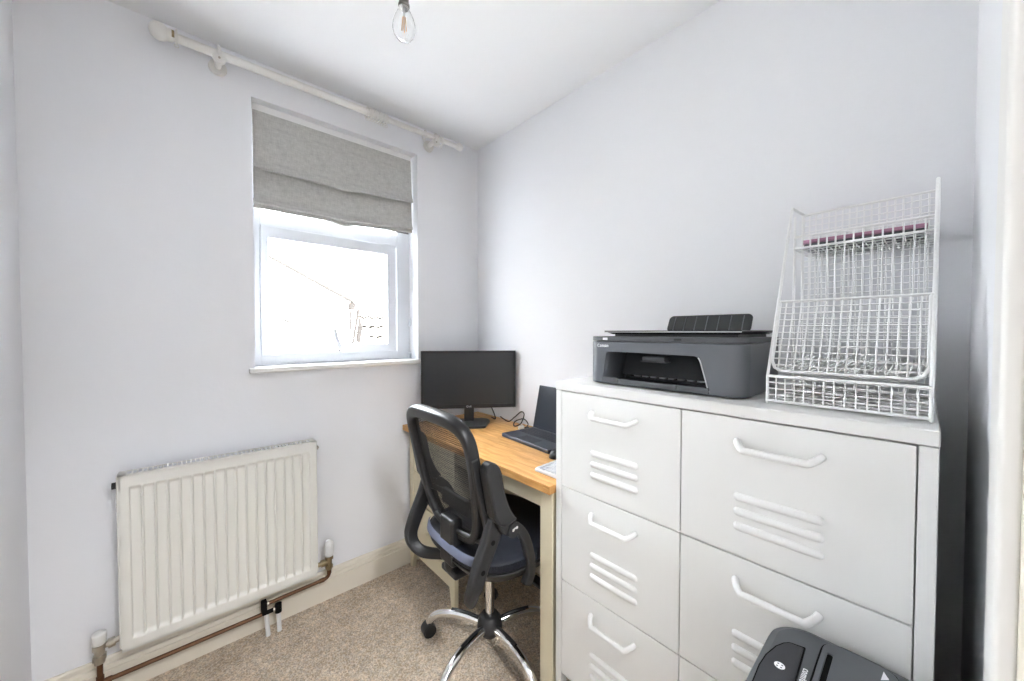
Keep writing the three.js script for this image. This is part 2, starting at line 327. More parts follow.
// ---------------------------------------------------------------- roman blind
{
  const t = thing('roman_blind', 'grey linen roman blind half lowered in the window', 'blind');
  const x0 = -1.158, x1 = -0.432, us = lin(0, 1, 60);
  const sag = u => -0.009 * Math.sin(Math.PI * u) - 0.010 * Math.exp(-(((u - 0.5) / 0.07) ** 2)) + 0.02 * u;
  const side = u => 0.006 * Math.exp(-(((u - 0.5) / 0.05) ** 2));
  const pan = (prof) => { // prof: list of [y, z, sagWeight]
    return metreUV(grid((u, v) => { const k = Math.min(prof.length - 2, Math.floor(v)), f = v - k, a = prof[k], b = prof[k + 1], w = a[2] * (1 - f) + b[2] * f; return [x0 + (x1 - x0) * u, a[0] * (1 - f) + b[0] * f + w * sag(u), a[1] * (1 - f) + b[1] * f - w * side(u)]; }, us, lin(0, prof.length - 1, (prof.length - 1) * 6)));
  };
  obj('upper_fold', [pan([[2.226, -0.040, 0], [2.10, -0.034, 0.2], [2.02, -0.030, 0.7], [1.985, -0.018, 1], [1.966, -0.009, 1], [1.959, -0.011, 1], [1.965, -0.022, 1], [1.985, -0.038, 1]])], M.linen, t);
  obj('lower_fold', [pan([[1.99, -0.040, 1], [1.93, -0.037, 0.9], [1.86, -0.031, 0.9], [1.83, -0.020, 1], [1.818, -0.014, 1], [1.812, -0.017, 1], [1.82, -0.03, 1], [1.84, -0.042, 1]])], M.linen, t);
  obj('hem', [pan([[1.84, -0.044, 1], [1.812, -0.030, 1], [1.801, -0.026, 1], [1.797, -0.03, 1], [1.81, -0.046, 1]])], M.linen, t);
  obj('blackout_lining', [grid((u, v) => [x0 + 0.004 + (x1 - x0 - 0.008) * u, v, -0.062 ], us, lin(1.815, 2.216, 4))], M.lining, t);
  obj('headrail', [rb(x0, x1, 2.215, 2.2455, -0.062, -0.039, 0.003)], M.whitePlastic, t);
  obj('side_chain', [cyl(0.0018, [-0.424, 2.22, -0.045], [-0.424, 1.5, -0.05], 0.0018, 6)], M.whitePlastic, t);
}

// ---------------------------------------------------------------- curtain pole
{
  const t = thing('curtain_pole', 'white curtain pole without curtains above the window', 'curtain pole');
  const y = 2.328, z = 0.075;
  obj('pole', [cyl(0.0155, [-1.415, y - 0.007, z], [-0.60, y, z]), cyl(0.0125, [-0.60, y, z], [-0.20, y + 0.004, z])], M.rodWhite, t);
  obj('finial', [ball(0.029, [-1.436, y - 0.006, z], 20, 14), cyl(0.021, [-1.416, y - 0.006, z], [-1.402, y - 0.006, z])], M.rodWhite, t);
  obj('finial', [ball(0.021, [-0.185, y + 0.005, z], 18, 12), cyl(0.016, [-0.205, y + 0.004, z], [-0.19, y + 0.004, z])], M.rodWhite, t);
  for (const x of [-1.272, -0.345]) {
    const b = obj('bracket', [cyl(0.030, [x, y - 0.018, 0], [x, y - 0.018, 0.012], 0.028, 24), cyl(0.012, [x, y - 0.018, 0.01], [x, y - 0.012, z]), new THREE.TorusGeometry(0.021, 0.006, 8, 24).rotateY(Math.PI / 2).translate(x, y, z), cyl(0.02, [x, y - 0.026, z + 0.004], [x, y - 0.026, z + 0.016], 0.02, 20)], M.rodWhite, t);
    obj('screw', [ball(0.004, [x, y - 0.026, z + 0.017])], M.nickel, b);
  }
  const ringG = new THREE.TorusGeometry(0.0225, 0.0032, 8, 24).rotateY(Math.PI / 2), eye = new THREE.TorusGeometry(0.006, 0.0016, 6, 12);
  const ring = join([ringG, eye.translate(0, -0.031, 0)]);
  const xs = [-1.392, -0.408, -0.325, -0.305].concat(lin(-0.715, -0.618, 8));
  xs.forEach((x, i) => { const o = obj('curtain_ring', ring, M.rodWhite, t); o.position.set(x, y - 0.004, z); o.rotation.set(0.12 * Math.sin(i * 7), 0.25 * Math.sin(i * 3.1), 0); });
  obj('ring_wheel', [cyl(0.011, [-1.404, y - 0.008, z + 0.02], [-1.397, y - 0.008, z + 0.02])], M.brass, t);
}

// ---------------------------------------------------------------- radiator
{
  const t = thing('radiator', 'white panel radiator with vertical flutes on the window wall', 'radiator');
  const x0 = -1.56, x1 = -0.958, y0 = 0.185, y1 = 0.782, zf = 0.1, n = 17, pitch = (x1 - x0 - 0.05) / n;
  const ss = (a, b, v) => { v = Math.max(0, Math.min(1, (v - a) / (b - a))); return v * v * (3 - 2 * v); };
  const xs = [x0 + 0.004]; for (let i = 0; i < n; i++) for (const f of [0.0, 0.04, 0.08, 0.12, 0.16, 0.5, 0.84, 0.88, 0.92, 0.96]) xs.push(x0 + 0.025 + (i + f) * pitch);
  xs.push(x1 - 0.025, x1 - 0.004);
  const ys = [y0 + 0.004, ...lin(y0 + 0.03, y0 + 0.06, 8), ...lin(y0 + 0.09, y1 - 0.09, 4), ...lin(y1 - 0.06, y1 - 0.03, 8), y1 - 0.004];
  const depth = (x, y) => { const f = (x - x0 - 0.025) / pitch; if (f <= 0 || f >= n) return 0; const q = f - Math.floor(f); const a = ss(0.04, 0.16, q) * (1 - ss(0.84, 0.96, q)); return 0.0085 * a * ss(y0 + 0.034, y0 + 0.052, y) * (1 - ss(y1 - 0.052, y1 - 0.036, y)); };
  obj('front_panel', [grid((x, y) => [x, y, zf - depth(x, y)], xs, ys), bb(x0 + 0.002, x1 - 0.002, y0, y0 + 0.006, zf - 0.014, zf), bb(x0 + 0.002, x1 - 0.002, y1 - 0.006, y1 + 0.0005, zf - 0.012, zf), bb(x0 + 0.002, x0 + 0.006, y0, y1, zf - 0.012, zf), bb(x1 - 0.006, x1 - 0.002, y0, y1, zf - 0.012, zf)], M.radiator, t);
  obj('shaded_convector', [grid((x, y) => [x, y, 0.05 + 0.032 * Math.abs(((x * 40) % 1 + 1) % 1 - 0.5) * 2], lin(x0 + 0.02, x1 - 0.02, 240), [y0 + 0.05, y1 - 0.05]), bb(x0 + 0.02, x1 - 0.02, y1 - 0.052, y1 - 0.05, 0.047, 0.088)], M.shaded_convector, t);  // fins plus an added dark plate, standing in for shade below the grille
  obj('back_panel', [bb(x0 + 0.01, x1 - 0.01, y0 + 0.02, y1 - 0.01, 0.038, 0.046)], M.radiator, t);
  for (const [a, b] of [[x0 - 0.004, x0 + 0.003], [x1 - 0.003, x1 + 0.004]]) obj('side_panel', [rb(a, b, y0 + 0.012, y1 + 0.001, 0.036, zf - 0.006, 0.003)], M.radiator, t);
  const g = []; const gz0 = 0.04, gz1 = zf - 0.004;
  g.push(bb(x0, x1, y1 + 0.000, y1 + 0.003, gz0, gz0 + 0.005), bb(x0, x1, y1, y1 + 0.003, gz1 - 0.007, gz1), bb(x0, x0 + 0.02, y1, y1 + 0.003, gz0, gz1), bb(x1 - 0.02, x1, y1, y1 + 0.003, gz0, gz1));
  const m = 44; for (let i = 1; i < m; i++) { const x = x0 + 0.02 + (x1 - x0 - 0.04) * i / m; g.push(bb(x - 0.0017, x + 0.0017, y1 - 0.003, y1 + 0.0028, gz0 + 0.006, gz1 - 0.008)); }
  obj('top_grille', g, M.radiator, t);
  obj('wall_bracket', [bb(-1.46, -1.43, y0 + 0.1, y1 - 0.1, 0.0, 0.042)], M.radiator, t); obj('wall_bracket', [bb(-1.09, -1.06, y0 + 0.1, y1 - 0.1, 0.0, 0.042)], M.radiator, t);
  obj('plug', [cyl(0.011, [x0 - 0.004, y1 - 0.035, 0.068], [x0 - 0.016, y1 - 0.035, 0.068])], M.gasket, t); obj('air_vent', [cyl(0.009, [x1 + 0.004, y1 - 0.035, 0.068], [x1 + 0.014, y1 - 0.035, 0.068]), cyl(0.004, [x1 + 0.01, y1 - 0.035, 0.068], [x1 + 0.018, y1 - 0.035, 0.068])], M.nickel, t);
  // left: lockshield valve, right: thermostatic head
  const vx = -1.612, rx = -0.903, vz = 0.07;
  const lv = obj('valve_body', [cyl(0.013, [vx, 0.165, vz], [vx, 0.232, vz]), cyl(0.018, [vx, 0.178, vz], [vx, 0.192, vz], 0.018, 6), cyl(0.018, [vx, 0.214, vz], [vx, 0.228, vz], 0.018, 6), cyl(0.0095, [vx, 0.218, vz], [x0, 0.224, vz]), cyl(0.015, [vx + 0.02, 0.219, vz], [vx + 0.036, 0.221, vz], 0.015, 6)], M.nickel, t);
  obj('lockshield_cap', [lathe([[0.0, 0.272], [0.007, 0.272], [0.008, 0.268], [0.016, 0.268], [0.0175, 0.262], [0.0165, 0.23], [0, 0.23]], [vx, 0, vz], 24)], M.whitePlastic, lv);
  const rv = obj('valve_body', [cyl(0.012, [rx, 0.175, vz], [rx, 0.236, vz]), cyl(0.018, [rx, 0.222, vz], [rx, 0.236, vz], 0.018, 6), cyl(0.017, [rx, 0.182, vz], [rx, 0.195, vz], 0.017, 6), cyl(0.0095, [rx, 0.212, vz], [x1, 0.212, vz]), cyl(0.015, [rx - 0.034, 0.212, vz], [rx - 0.018, 0.212, vz], 0.015, 6)], M.brass, t);
  const th = obj('thermostat_head', [lathe([[0, 0.238], [0.017, 0.238], [0.019, 0.246], [0.0195, 0.29], [0.0165, 0.303], [0.008, 0.31], [0, 0.311]], [rx, 0, vz], 28)], M.whitePlastic, rv);
  const ribs = []; for (let i = 0; i < 14; i++) { const a = i / 14 * Math.PI * 2; ribs.push(bb(-0.0012, 0.0012, 0.25, 0.288, 0.0185, 0.0215).rotateY(a).translate(rx, 0, vz)); }
  obj('grip_ribs', ribs, M.whitePlastic, rv);
}
{ // copper pipes
  const t = thing('copper_pipe', 'brown copper heating pipe running below the radiator to both valves', 'pipe');
  const z = 0.07;
  obj('feed_pipe', [tube([[-0.903, 0.178, z], [-0.903, 0.158, z], [-0.909, 0.143, z], [-0.925, 0.136, z], [-0.95, 0.1355, z]], 0.0078, 20, 12), cyl(0.0075, [-0.95, 0.1355, z], [-1.15, 0.132, z])], M.copper, t);
  obj('elbow', [cyl(0.0095, [-0.925, 0.136, z], [-0.945, 0.1355, z]), cyl(0.0095, [-0.903, 0.172, z], [-0.903, 0.156, z])], M.copper, t);
  obj('return_pipe', [cyl(0.0075, [-1.12, 0.1, z + 0.006], [-1.602, 0.097, z]), cyl(0.0075, [-1.612, 0.168, z], [-1.612, 0.0, z]), cyl(0.0095, [-1.585, 0.097, z], [-1.612, 0.097, z]), cyl(0.0098, [-1.612, 0.075, z], [-1.612, 0.12, z])], M.copper, t);
  obj('coupling', [rb(-1.165, -1.145, 0.095, 0.15, z - 0.014, z + 0.014, 0.004), cyl(0.0082, [-1.16, 0.1, z + 0.006], [-1.1, 0.1, z + 0.006]), cyl(0.013, [-1.12, 0.1, z + 0.006], [-1.108, 0.1, z + 0.006]), cyl(0.0125, [-1.105, 0.118, z + 0.006], [-1.105, 0.082, z + 0.006])], M.dark, t);
  obj('clip_band', [cyl(0.0105, [-1.146, 0.132, z], [-1.138, 0.132, z]), cyl(0.014, [-1.124, 0.1, z + 0.006], [-1.119, 0.1, z + 0.006])], M.nickel, t);
  obj('pipe_sleeve', [cyl(0.0085, [-1.148, 0.093, z + 0.004], [-1.142, 0.0, z + 0.004])], M.whitePlastic, t, 'white plastic sleeve');
  obj('pipe_sleeve', [cyl(0.0085, [-1.105, 0.085, z + 0.006], [-1.102, 0.0, z + 0.006])], M.whitePlastic, t, 'white plastic sleeve');
}

// ---------------------------------------------------------------- pendant bulb
{
  const c = [-0.94, 0, 0.95];
  const t = thing('pendant_light', 'bare clear filament bulb hanging from the ceiling', 'lamp', c);
  obj('bulb_glass', [lathe([[0, 2.036], [0.009, 2.0375], [0.018, 2.0425], [0.026, 2.052], [0.030, 2.066], [0.0295, 2.078], [0.026, 2.091], [0.0195, 2.106], [0.0145, 2.116], [0.0125, 2.126], [0.0113, 2.126], [0.0133, 2.116], [0.0183, 2.106], [0.0248, 2.091], [0.0283, 2.078], [0.0288, 2.066], [0.0249, 2.0528], [0.0173, 2.0436], [0.0087, 2.0388], [0, 2.0372]])], M.bulbGlass, t);
  const f = []; for (let i = 0; i < 4; i++) { const a = i / 4 * Math.PI * 2 + 0.5; f.push(cyl(0.0012, [0.0035 * Math.cos(a), 2.098, 0.0035 * Math.sin(a)], [0.006 * Math.cos(a), 2.062, 0.006 * Math.sin(a)], 0.0012, 8)); }
  obj('filament', f, M.filament, t);
  obj('stem', [cyl(0.0035, [0, 2.122, 0], [0, 2.098, 0], 0.0015, 10)], M.hem, t);
  obj('lamp_holder', [lathe([[0, 2.121], [0.0138, 2.121], [0.0145, 2.124], [0.0145, 2.130], [0.0125, 2.132], [0.0125, 2.146], [0.0135, 2.149], [0.0135, 2.165], [0.008, 2.172], [0.004, 2.178]])], M.pewter, t);
  obj('cord', [cyl(0.003, [0, 2.17, 0], [0, 2.38, 0], 0.003, 8)], M.hem, t);
  obj('ceiling_rose', [lathe([[0, 2.372], [0.012, 2.374], [0.035, 2.386], [0.04, 2.4], [0, 2.4]])], M.whitePlastic, t);
}

// ---------------------------------------------------------------- desk
const DY = 0.765, DXF = -0.51;
{
  const t = thing('desk', 'cream painted desk with an oak top in the corner below the window', 'desk');
  const staves = 9, w = (0 - 0.006 - DXF) / staves;
  const tones = [[1, 1, 1], [0.94, 0.93, 0.9], [1.03, 1.02, 1.0], [0.97, 0.95, 0.93], [0.9, 0.88, 0.84]];
  const wm = tones.map(c => mat(c, 0.42, 0, { map: oakTex }));
  for (let i = 0; i < staves; i++) { // each stave in two lengths, staggered
    const a = DXF + i * w, cut = 0.25 + 0.6 * ((i * 0.618) % 1);
    [[0.004, cut], [cut, 1.078]].forEach(([z0, z1], k) => obj('top_stave', [metreUV(rb(a, a + w, DY - 0.028, DY, z0, z1, 0.0012, 1), 0.137 * i + 0.31 * k, 0.271 * i)], wm[(i * 3 + k * 2) % 5], t));
  }
  // pedestal with tapered feet
  const px0 = DXF + 0.025, px1 = -0.02, z0 = 0.035, z1 = 0.475;
  obj('pedestal_body', [bb(px0 + 0.022, px1, 0.13, DY - 0.0285, z0 + 0.004, z1 - 0.004), ], M.cream, t);
  const frame = poly([[z0, 0], [z0 + 0.028, 0], [z0 + 0.045, 0.085], [z1 - 0.045, 0.085], [z1 - 0.028, 0], [z1, 0], [z1, DY - 0.029], [z0, DY - 0.029]]);
  const hole = poly([[z0 + 0.04, 0.165], [z0 + 0.04, 0.69], [z1 - 0.04, 0.69], [z1 - 0.04, 0.165]]); frame.holes.push(hole);
  obj('pedestal_frame', [ext(frame, 0.022, 0.0015).rotateY(-Math.PI / 2).translate(px0 + 0.022, 0, 0)], M.cream, t);
  for (const z of [z0 + 0.014, z1 - 0.014]) obj('foot', [cyl(0.014, [px1 - 0.03, 0, z], [px1 - 0.03, 0.13, z], 0.024, 4)], M.cream, t);
  let yy = 0.17; for (const hgt of [0.2, 0.155, 0.155]) { const d = obj('drawer', [rb(px0 + 0.004, px0 + 0.024, yy, yy + hgt - 0.004, z0 + 0.044, z1 - 0.044, 0.003)], M.cream, t); obj('knob', [lathe([[0, 0.03], [0.01, 0.028], [0.014, 0.02], [0.008, 0.008], [0.007, 0]], [0, 0, 0], 18).rotateZ(Math.PI / 2).translate(px0 + 0.004, yy + hgt / 2, (z0 + z1) / 2)], M.cream, d); yy += hgt + 0.003; }
  obj('leg', [rb(px0, px0 + 0.05, 0, DY - 0.0285, 1.012, 1.07, 0.003)], M.cream, t);
  obj('leg', [rb(px1 - 0.05, px1, 0, DY - 0.0285, 1.012, 1.07, 0.003)], M.cream, t);
  obj('apron', [bb(px0 + 0.006, px0 + 0.026, 0.668, DY - 0.0285, z1, 1.013)], M.cream, t);
  obj('side_rail', [bb(px0 + 0.045, px1 - 0.045, 0.668, DY - 0.0285, 1.03, 1.052)], M.cream, t);
  obj('back_rail', [bb(px1 - 0.02, px1, 0.45, DY - 0.0285, z1, 1.013)], M.cream, t);
}

// ---------------------------------------------------------------- monitor
{
  const yaw = THREE.MathUtils.degToRad(-41.675 + 7.5);  // faces the room diagonally
  const t = thing('monitor', 'black flat computer monitor on the desk in the corner', 'monitor', [-0.232, DY, 0.232], yaw);
  const w = 0.512, h = 0.312, yb = 0.088, yt = yb + h;   // local: faces +z
  obj('housing', [rb(-w / 2, w / 2, yb, yt, -0.026, 0, 0.004), rb(-0.2, 0.2, yb + 0.05, yt - 0.06, -0.05, -0.02, 0.012)], M.blackPlastic, t);
  const s = poly([[-w / 2, yb], [w / 2, yb], [w / 2, yt], [-w / 2, yt]]); s.holes.push(poly([[-w / 2 + 0.014, yb + 0.021], [-w / 2 + 0.014, yt - 0.014], [w / 2 - 0.014, yt - 0.014], [w / 2 - 0.014, yb + 0.021]]));
  obj('bezel', [ext(s, 0.006, 0.0012).translate(0, 0, -0.001)], M.bezel, t);
  obj('screen', [bb(-w / 2 + 0.013, w / 2 - 0.013, yb + 0.02, yt - 0.013, -0.001, 0.0012)], M.screen, t);
  obj('maker_mark', [text('LG', 0.0085).translate(0.006, yb + 0.0095, 0.0049), new THREE.TorusGeometry(0.0045, 0.0009, 6, 20).translate(-0.009, yb + 0.0095, 0.0052)], M.print, t);
  obj('stand_neck', [rb(-0.027, 0.027, 0.01, yb + 0.09, -0.045, -0.024, 0.004)], M.blackSatin, t);
  const base = new THREE.Shape(); base.moveTo(-0.115, 0.0); base.lineTo(-0.085, 0.115); base.quadraticCurveTo(-0.08, 0.125, -0.07, 0.125); base.lineTo(0.07, 0.125); base.quadraticCurveTo(0.08, 0.125, 0.085, 0.115); base.lineTo(0.115, 0.0); base.quadraticCurveTo(0.117, -0.065, 0.06, -0.068); base.lineTo(-0.06, -0.068); base.quadraticCurveTo(-0.117, -0.065, -0.115, 0.0);
  obj('stand_base', [ext(base, 0.012, 0.003).rotateX(Math.PI / 2).translate(0, 0.0125, -0.02)], M.blackSatin, t);
}
{ // cables behind the monitor and beside the laptop
  const c1 = thing('monitor_cable', 'black cable hanging from the back of the monitor down to the desk', 'cable');
  obj('cord', [tube([[-0.13, 0.88, 0.24], [-0.105, 0.855, 0.255], [-0.09, 0.82, 0.265], [-0.07, 0.775, 0.26], [-0.05, 0.769, 0.2]], 0.003, 40, 8)], M.cable, c1);
  obj('plug', [rb(-0.142, -0.122, 0.865, 0.895, 0.225, 0.245, 0.003)], M.cable, c1);
  const c2 = thing('laptop_cable', 'black looped cable lying on the desk beside the laptop', 'cable');
  obj('cord', [tube([[-0.085, 0.80, 0.32], [-0.07, 0.785, 0.335], [-0.055, 0.775, 0.36], [-0.035, 0.80, 0.385], [-0.03, 0.835, 0.43], [-0.045, 0.83, 0.47], [-0.07, 0.79, 0.475], [-0.085, 0.771, 0.45], [-0.075, 0.771, 0.42], [-0.05, 0.785, 0.41], [-0.03, 0.80, 0.45], [-0.045, 0.785, 0.5], [-0.08, 0.774, 0.52]], 0.003, 120, 8)], M.cable, c2);
  obj('plug', [rb(-0.088, -0.066, 0.768, 0.78, 0.516, 0.532, 0.003)], M.cable, c2);
  const c3 = thing('white_plug', 'small white cable plug on the desk behind the laptop corner', 'plug');
  obj('body', [rb(-0.11, -0.08, 0.766, 0.784, 0.492, 0.510, 0.005)], M.whitePlastic, c3); obj('cord', [tube([[-0.085, 0.776, 0.498], [-0.06, 0.771, 0.485], [-0.02, 0.7675, 0.40], [-0.012, 0.7675, 0.3]], 0.0022, 30, 8)], M.whitePlastic, c3);
}

// ---------------------------------------------------------------- laptop
{
  const t = thing('laptop', 'open black laptop on the desk against the right wall', 'laptop', [-0.162, DY + 0.0005, 0.706], -0.08);
  const w = 0.33, x0 = -0.105, x1 = 0.098;    // local: user side -x, hinge +x
  obj('base', [rb(x0, x1, 0, 0.017, -w / 2, w / 2, 0.004)], M.laptop, t);
  const keys = []; for (let r = 0; r < 5; r++) for (let k = 0; k < 14; k++) keys.push(box(0.0145, 0.002, 0.0185, x1 - 0.028 - r * 0.0185, 0.0175, -w / 2 + 0.028 + k * 0.0211));
  const kb = obj('keys', keys, M.key, t); kb.userData.kind = 'stuff';
  obj('touchpad', [rb(x0 + 0.012, x0 + 0.07, 0.0165, 0.0174, -0.06, 0.05, 0.0004)], M.key, t);
  const lid = new THREE.Group(); lid.name = 'lid'; t.add(lid); lid.position.set(x1 - 0.004, 0.016, 0); lid.rotation.z = -0.21;
  obj('lid_shell', [rb(-0.003, 0.004, 0, 0.215, -w / 2, w / 2, 0.003)], M.laptop, lid);
  obj('display', [bb(-0.0036, -0.0028, 0.014, 0.207, -w / 2 + 0.008, w / 2 - 0.008)], M.laptopScreen, lid);
  for (const z of [-0.11, 0.11]) obj('hinge', [cyl(0.006, [x1 - 0.004, 0.016, z - 0.02], [x1 - 0.004, 0.016, z + 0.02])], M.laptop, t);
}
{
  const t = thing('keyboard', 'white keyboard on the desk end next to the cabinet', 'keyboard', [-0.305, DY + 0.0005, 1.005], 0.03);
  obj('body', [rb(-0.145, 0.145, 0, 0.013, -0.058, 0.058, 0.005)], M.whiteKey, t);
  const keys = []; for (let r = 0; r < 5; r++) for (let k = 0; k < 13; k++) keys.push(rb(-0.138 + k * 0.0212, -0.138 + k * 0.0212 + 0.018, 0.012, 0.017, -0.051 + r * 0.0208, -0.051 + r * 0.0208 + 0.0172, 0.002, 1));
  obj('keys', keys, M.keyboardBody, t).userData.kind = 'stuff';
}
{
  const t = thing('mouse', 'black computer mouse on the desk between laptop and keyboard', 'mouse', [-0.262, DY + 0.0005, 0.902], 0);
  const rings = []; for (let i = 0; i <= 8; i++) { const f = i / 8, y = 0.034 * Math.sin(f * Math.PI / 2), s = Math.cos(f * Math.PI / 2) ** 0.6; rings.push(Array.from({ length: 24 }, (_, j) => { const a = j / 24 * Math.PI * 2; return [0.05 * s * Math.cos(a), y, 0.028 * s * Math.sin(a)]; })); }
  obj('shell', [loft(rings)], M.blackPlastic, t); obj('wheel', [cyl(0.008, [-0.028, 0.022, -0.003], [-0.028, 0.022, 0.003])], M.key, t);
}

// ---------------------------------------------------------------- office chair
{
  const t = thing('office_chair', 'black mesh back swivel chair with chrome base at the desk', 'office chair', [-0.495, 0, 0.746], THREE.MathUtils.degToRad(-1));
  // local: faces +x, lateral z (+z = sitter's right)
  const CP = M.chairPlastic;
  // five star base
  obj('hub', [lathe([[0, 0.068], [0.03, 0.068], [0.034, 0.078], [0.046, 0.085], [0.05, 0.1], [0.047, 0.13], [0.036, 0.14], [0.034, 0.148], [0.02, 0.15], [0, 0.15]])], CP, t);
  obj('column', [cyl(0.0185, [0, 0.14, 0], [0, 0.33, 0], 0.0185, 28)], M.chrome, t);
  obj('column_sleeve', [cyl(0.027, [0, 0.31, 0], [0, 0.385, 0], 0.025, 24)], CP, t);
  for (const deg of [-123.3, -51.3, 20.7, 92.7, 164.7]) {
    const a = THREE.MathUtils.degToRad(deg), c = Math.cos(a), s = Math.sin(a), P = (r, y) => [r * c, y, r * s];
    const leg = obj('leg', [tube([P(0.036, 0.108), P(0.09, 0.116), P(0.15, 0.117), P(0.205, 0.106), P(0.245, 0.085), P(0.268, 0.058)], 0.0165, 40, 14)], M.chrome, t, 'chrome tube leg of the star base');
    const side = 0.0; const padPts = [P(0.05, 0.121), P(0.09, 0.1285), P(0.14, 0.1305), P(0.165, 0.1295)];
    const pad = tube(padPts, 0.0075, 16, 8); obj('leg_pad', [pad], CP, leg, 'black rubber foot pad');
    // twin wheel castor
    const cr = new THREE.Group(); cr.name = 'castor'; t.add(cr); cr.position.set(0.27 * c, 0, 0.27 * s); cr.rotation.y = -a + 0.9;
    obj('wheel', [cyl(0.026, [0, 0.026, 0.006], [0, 0.026, 0.023], 0.024, 24), cyl(0.026, [0, 0.026, -0.006], [0, 0.026, -0.023], 0.024, 24)], CP, cr);
    obj('hood', [new THREE.CylinderGeometry(0.0285, 0.0285, 0.038, 24, 1, false, 0, Math.PI * 1.1).rotateX(Math.PI / 2).translate(0, 0.027, 0), cyl(0.009, [0, 0.045, 0], [0, 0.066, 0])], CP, cr);
  }
  // mechanism, lever, seat
  obj('mechanism', [rb(-0.10, 0.12, 0.375, 0.415, -0.075, 0.075, 0.01), rb(-0.19, -0.09, 0.385, 0.41, -0.05, 0.05, 0.008)], CP, t);
  obj('lever', [cyl(0.005, [0.0, 0.385, 0.05], [0.05, 0.37, 0.2]), rb(0.03, 0.07, 0.362, 0.374, 0.19, 0.25, 0.005)], CP, t);
  const ring = (y, sx, sz, ox = 0, dip = 0, n = 56) => Array.from({ length: n }, (_, j) => { const a = j / n * Math.PI * 2, c = Math.cos(a), s = Math.sin(a), e = 0.62; const x = Math.sign(c) * Math.abs(c) ** e, z = Math.sign(s) * Math.abs(s) ** e; return [ox + 0.045 + 0.245 * sx * x, y - 0.012 * Math.max(0, x) ** 3 * sx + dip * (1 - sx), 0.245 * sz * z]; });
  obj('seat_pan', [loft([ring(0.408, 0.45, 0.5), ring(0.412, 0.7, 0.72), ring(0.43, 0.9, 0.93), ring(0.458, 0.985, 0.99), ring(0.466, 0.985, 0.99)], true, true)], CP, t);
  const seat = obj('seat', [loft([ring(0.464, 0.97, 0.975), ring(0.475, 1.0, 1.0), ring(0.492, 1.0, 1.0), ring(0.504, 0.975, 0.975), ring(0.508, 0.9, 0.9), ring(0.505, 0.7, 0.7), ring(0.501, 0.4, 0.4), ring(0.5, 0.1, 0.1)], true, true)], M.seatMesh, t, 'dark navy mesh fabric seat');
  { // fine ribs of the seat fabric on the sides
    const ribs = []; const base = ring(0.478, 1.006, 1.006, 0, 0, 220); base.forEach((p, i) => { ribs.push(cyl(0.0016, p, [p[0], p[1] + 0.02, p[2]], 0.0016, 5)); });
    obj('seat_ribs', ribs, M.seatMesh, seat).userData.kind = 'stuff';
  }
  { // rear rim band
    const pts = [], n = 40; for (let i = 0; i <= n; i++) { const a = Math.PI * (0.76 + 0.48 * i / n), c = Math.cos(a), s = Math.sin(a), e = 0.62; pts.push([0.045 + 0.251 * Math.sign(c) * Math.abs(c) ** e, 0, 0.251 * Math.sign(s) * Math.abs(s) ** e]); }
    const prof = [[0, 0.484], [0.0, 0.49], [0.93, 0.5]];
    obj('rear_rim', [grid((u, v) => { const p = pts[Math.round(u)]; const k = 1 + (v - 1) * 0; const r = [1.008, 0.995, 0.965][v], y = [0.490, 0.510, 0.517][v]; return [0.045 + (p[0] - 0.045) * r, y, p[2] * r]; }, lin(0, n, n), [0, 1, 2])], M.seatRim, t, 'pale edged rear rim of the seat');
  }
  // back rest: closed frame following a curved, leaning surface
  const bx = (y, z) => -0.158 - (y - 0.55) * 0.225 + 0.3 * z * z;      // x of the back surface
  const half = [[0, 0.980], [0.07, 0.979], [0.13, 0.972], [0.172, 0.954], [0.196, 0.918], [0.199, 0.86], [0.192, 0.78], [0.178, 0.70], [0.158, 0.62], [0.13, 0.57], [0.09, 0.55], [0.04, 0.547], [0, 0.547]];
  const loop = [...half, ...half.slice(1, -1).reverse().map(([z, y]) => [-z, y])];
  const curve = new THREE.CatmullRomCurve3(loop.map(([z, y]) => V(bx(y, z), y, z)), true, 'catmullrom', 0.5);
  const inner = []; // swept flat profile
  { const n = 160, rings = [];
    for (let i = 0; i <= n; i++) {
      const u = (i % n) / n, p = curve.getPointAt(u), tg = curve.getTangentAt(u), nrm = V(1, 0.21, 0).normalize(), bi = tg.clone().cross(nrm).normalize(), nn = bi.clone().cross(tg).normalize();
      const wide = 0.017 + 0.007 * Math.max(0, (p.y - 0.9) / 0.09), deep = 0.021;
      rings.push(Array.from({ length: 14 }, (_, j) => { const a = j / 14 * Math.PI * 2, c = Math.cos(a), s = Math.sin(a), e = 0.6; const q = p.clone().addScaledVector(bi, wide * Math.sign(c) * Math.abs(c) ** e).addScaledVector(nn, deep * Math.sign(s) * Math.abs(s) ** e); return [q.x, q.y, q.z]; }));
    }
    obj('back_frame', [loft(rings, false, false)], CP, t); }
  { // woven back mesh: diagonal strands as thin ribbons on the back surface
    const poly2 = loop.map(([z, y]) => [z, y]);
    const inside = (z, y) => { let k = false; for (let i = 0, j = poly2.length - 1; i < poly2.length; j = i++) { const [zi, yi] = poly2[i], [zj, yj] = poly2[j]; if ((yi > y) !== (yj > y) && z < (zj - zi) * (y - yi) / (yj - yi) + zi) k = !k; } return k; };
    const pos = [], idx = [], wdt = 0.00105;
    const strand = (z0, y0, dz, dy, off) => {
      const L = 0.72, st = 0.012; let prev = -1;
      for (let s = 0; s <= L; s += st) {
        const z = z0 + dz * s, y = y0 + dy * s;
        if (!inside(z, y)) { prev = -1; continue; }
        const x = bx(y, z) + off, k = pos.length / 3;
        pos.push(x, y + dz * wdt, z - dy * wdt, x, y - dz * wdt, z + dy * wdt);
        if (prev >= 0) idx.push(prev, prev + 1, k, prev + 1, k + 1, k); prev = k;
      }
    };
    const d = Math.SQRT1_2, sp = 0.0062;
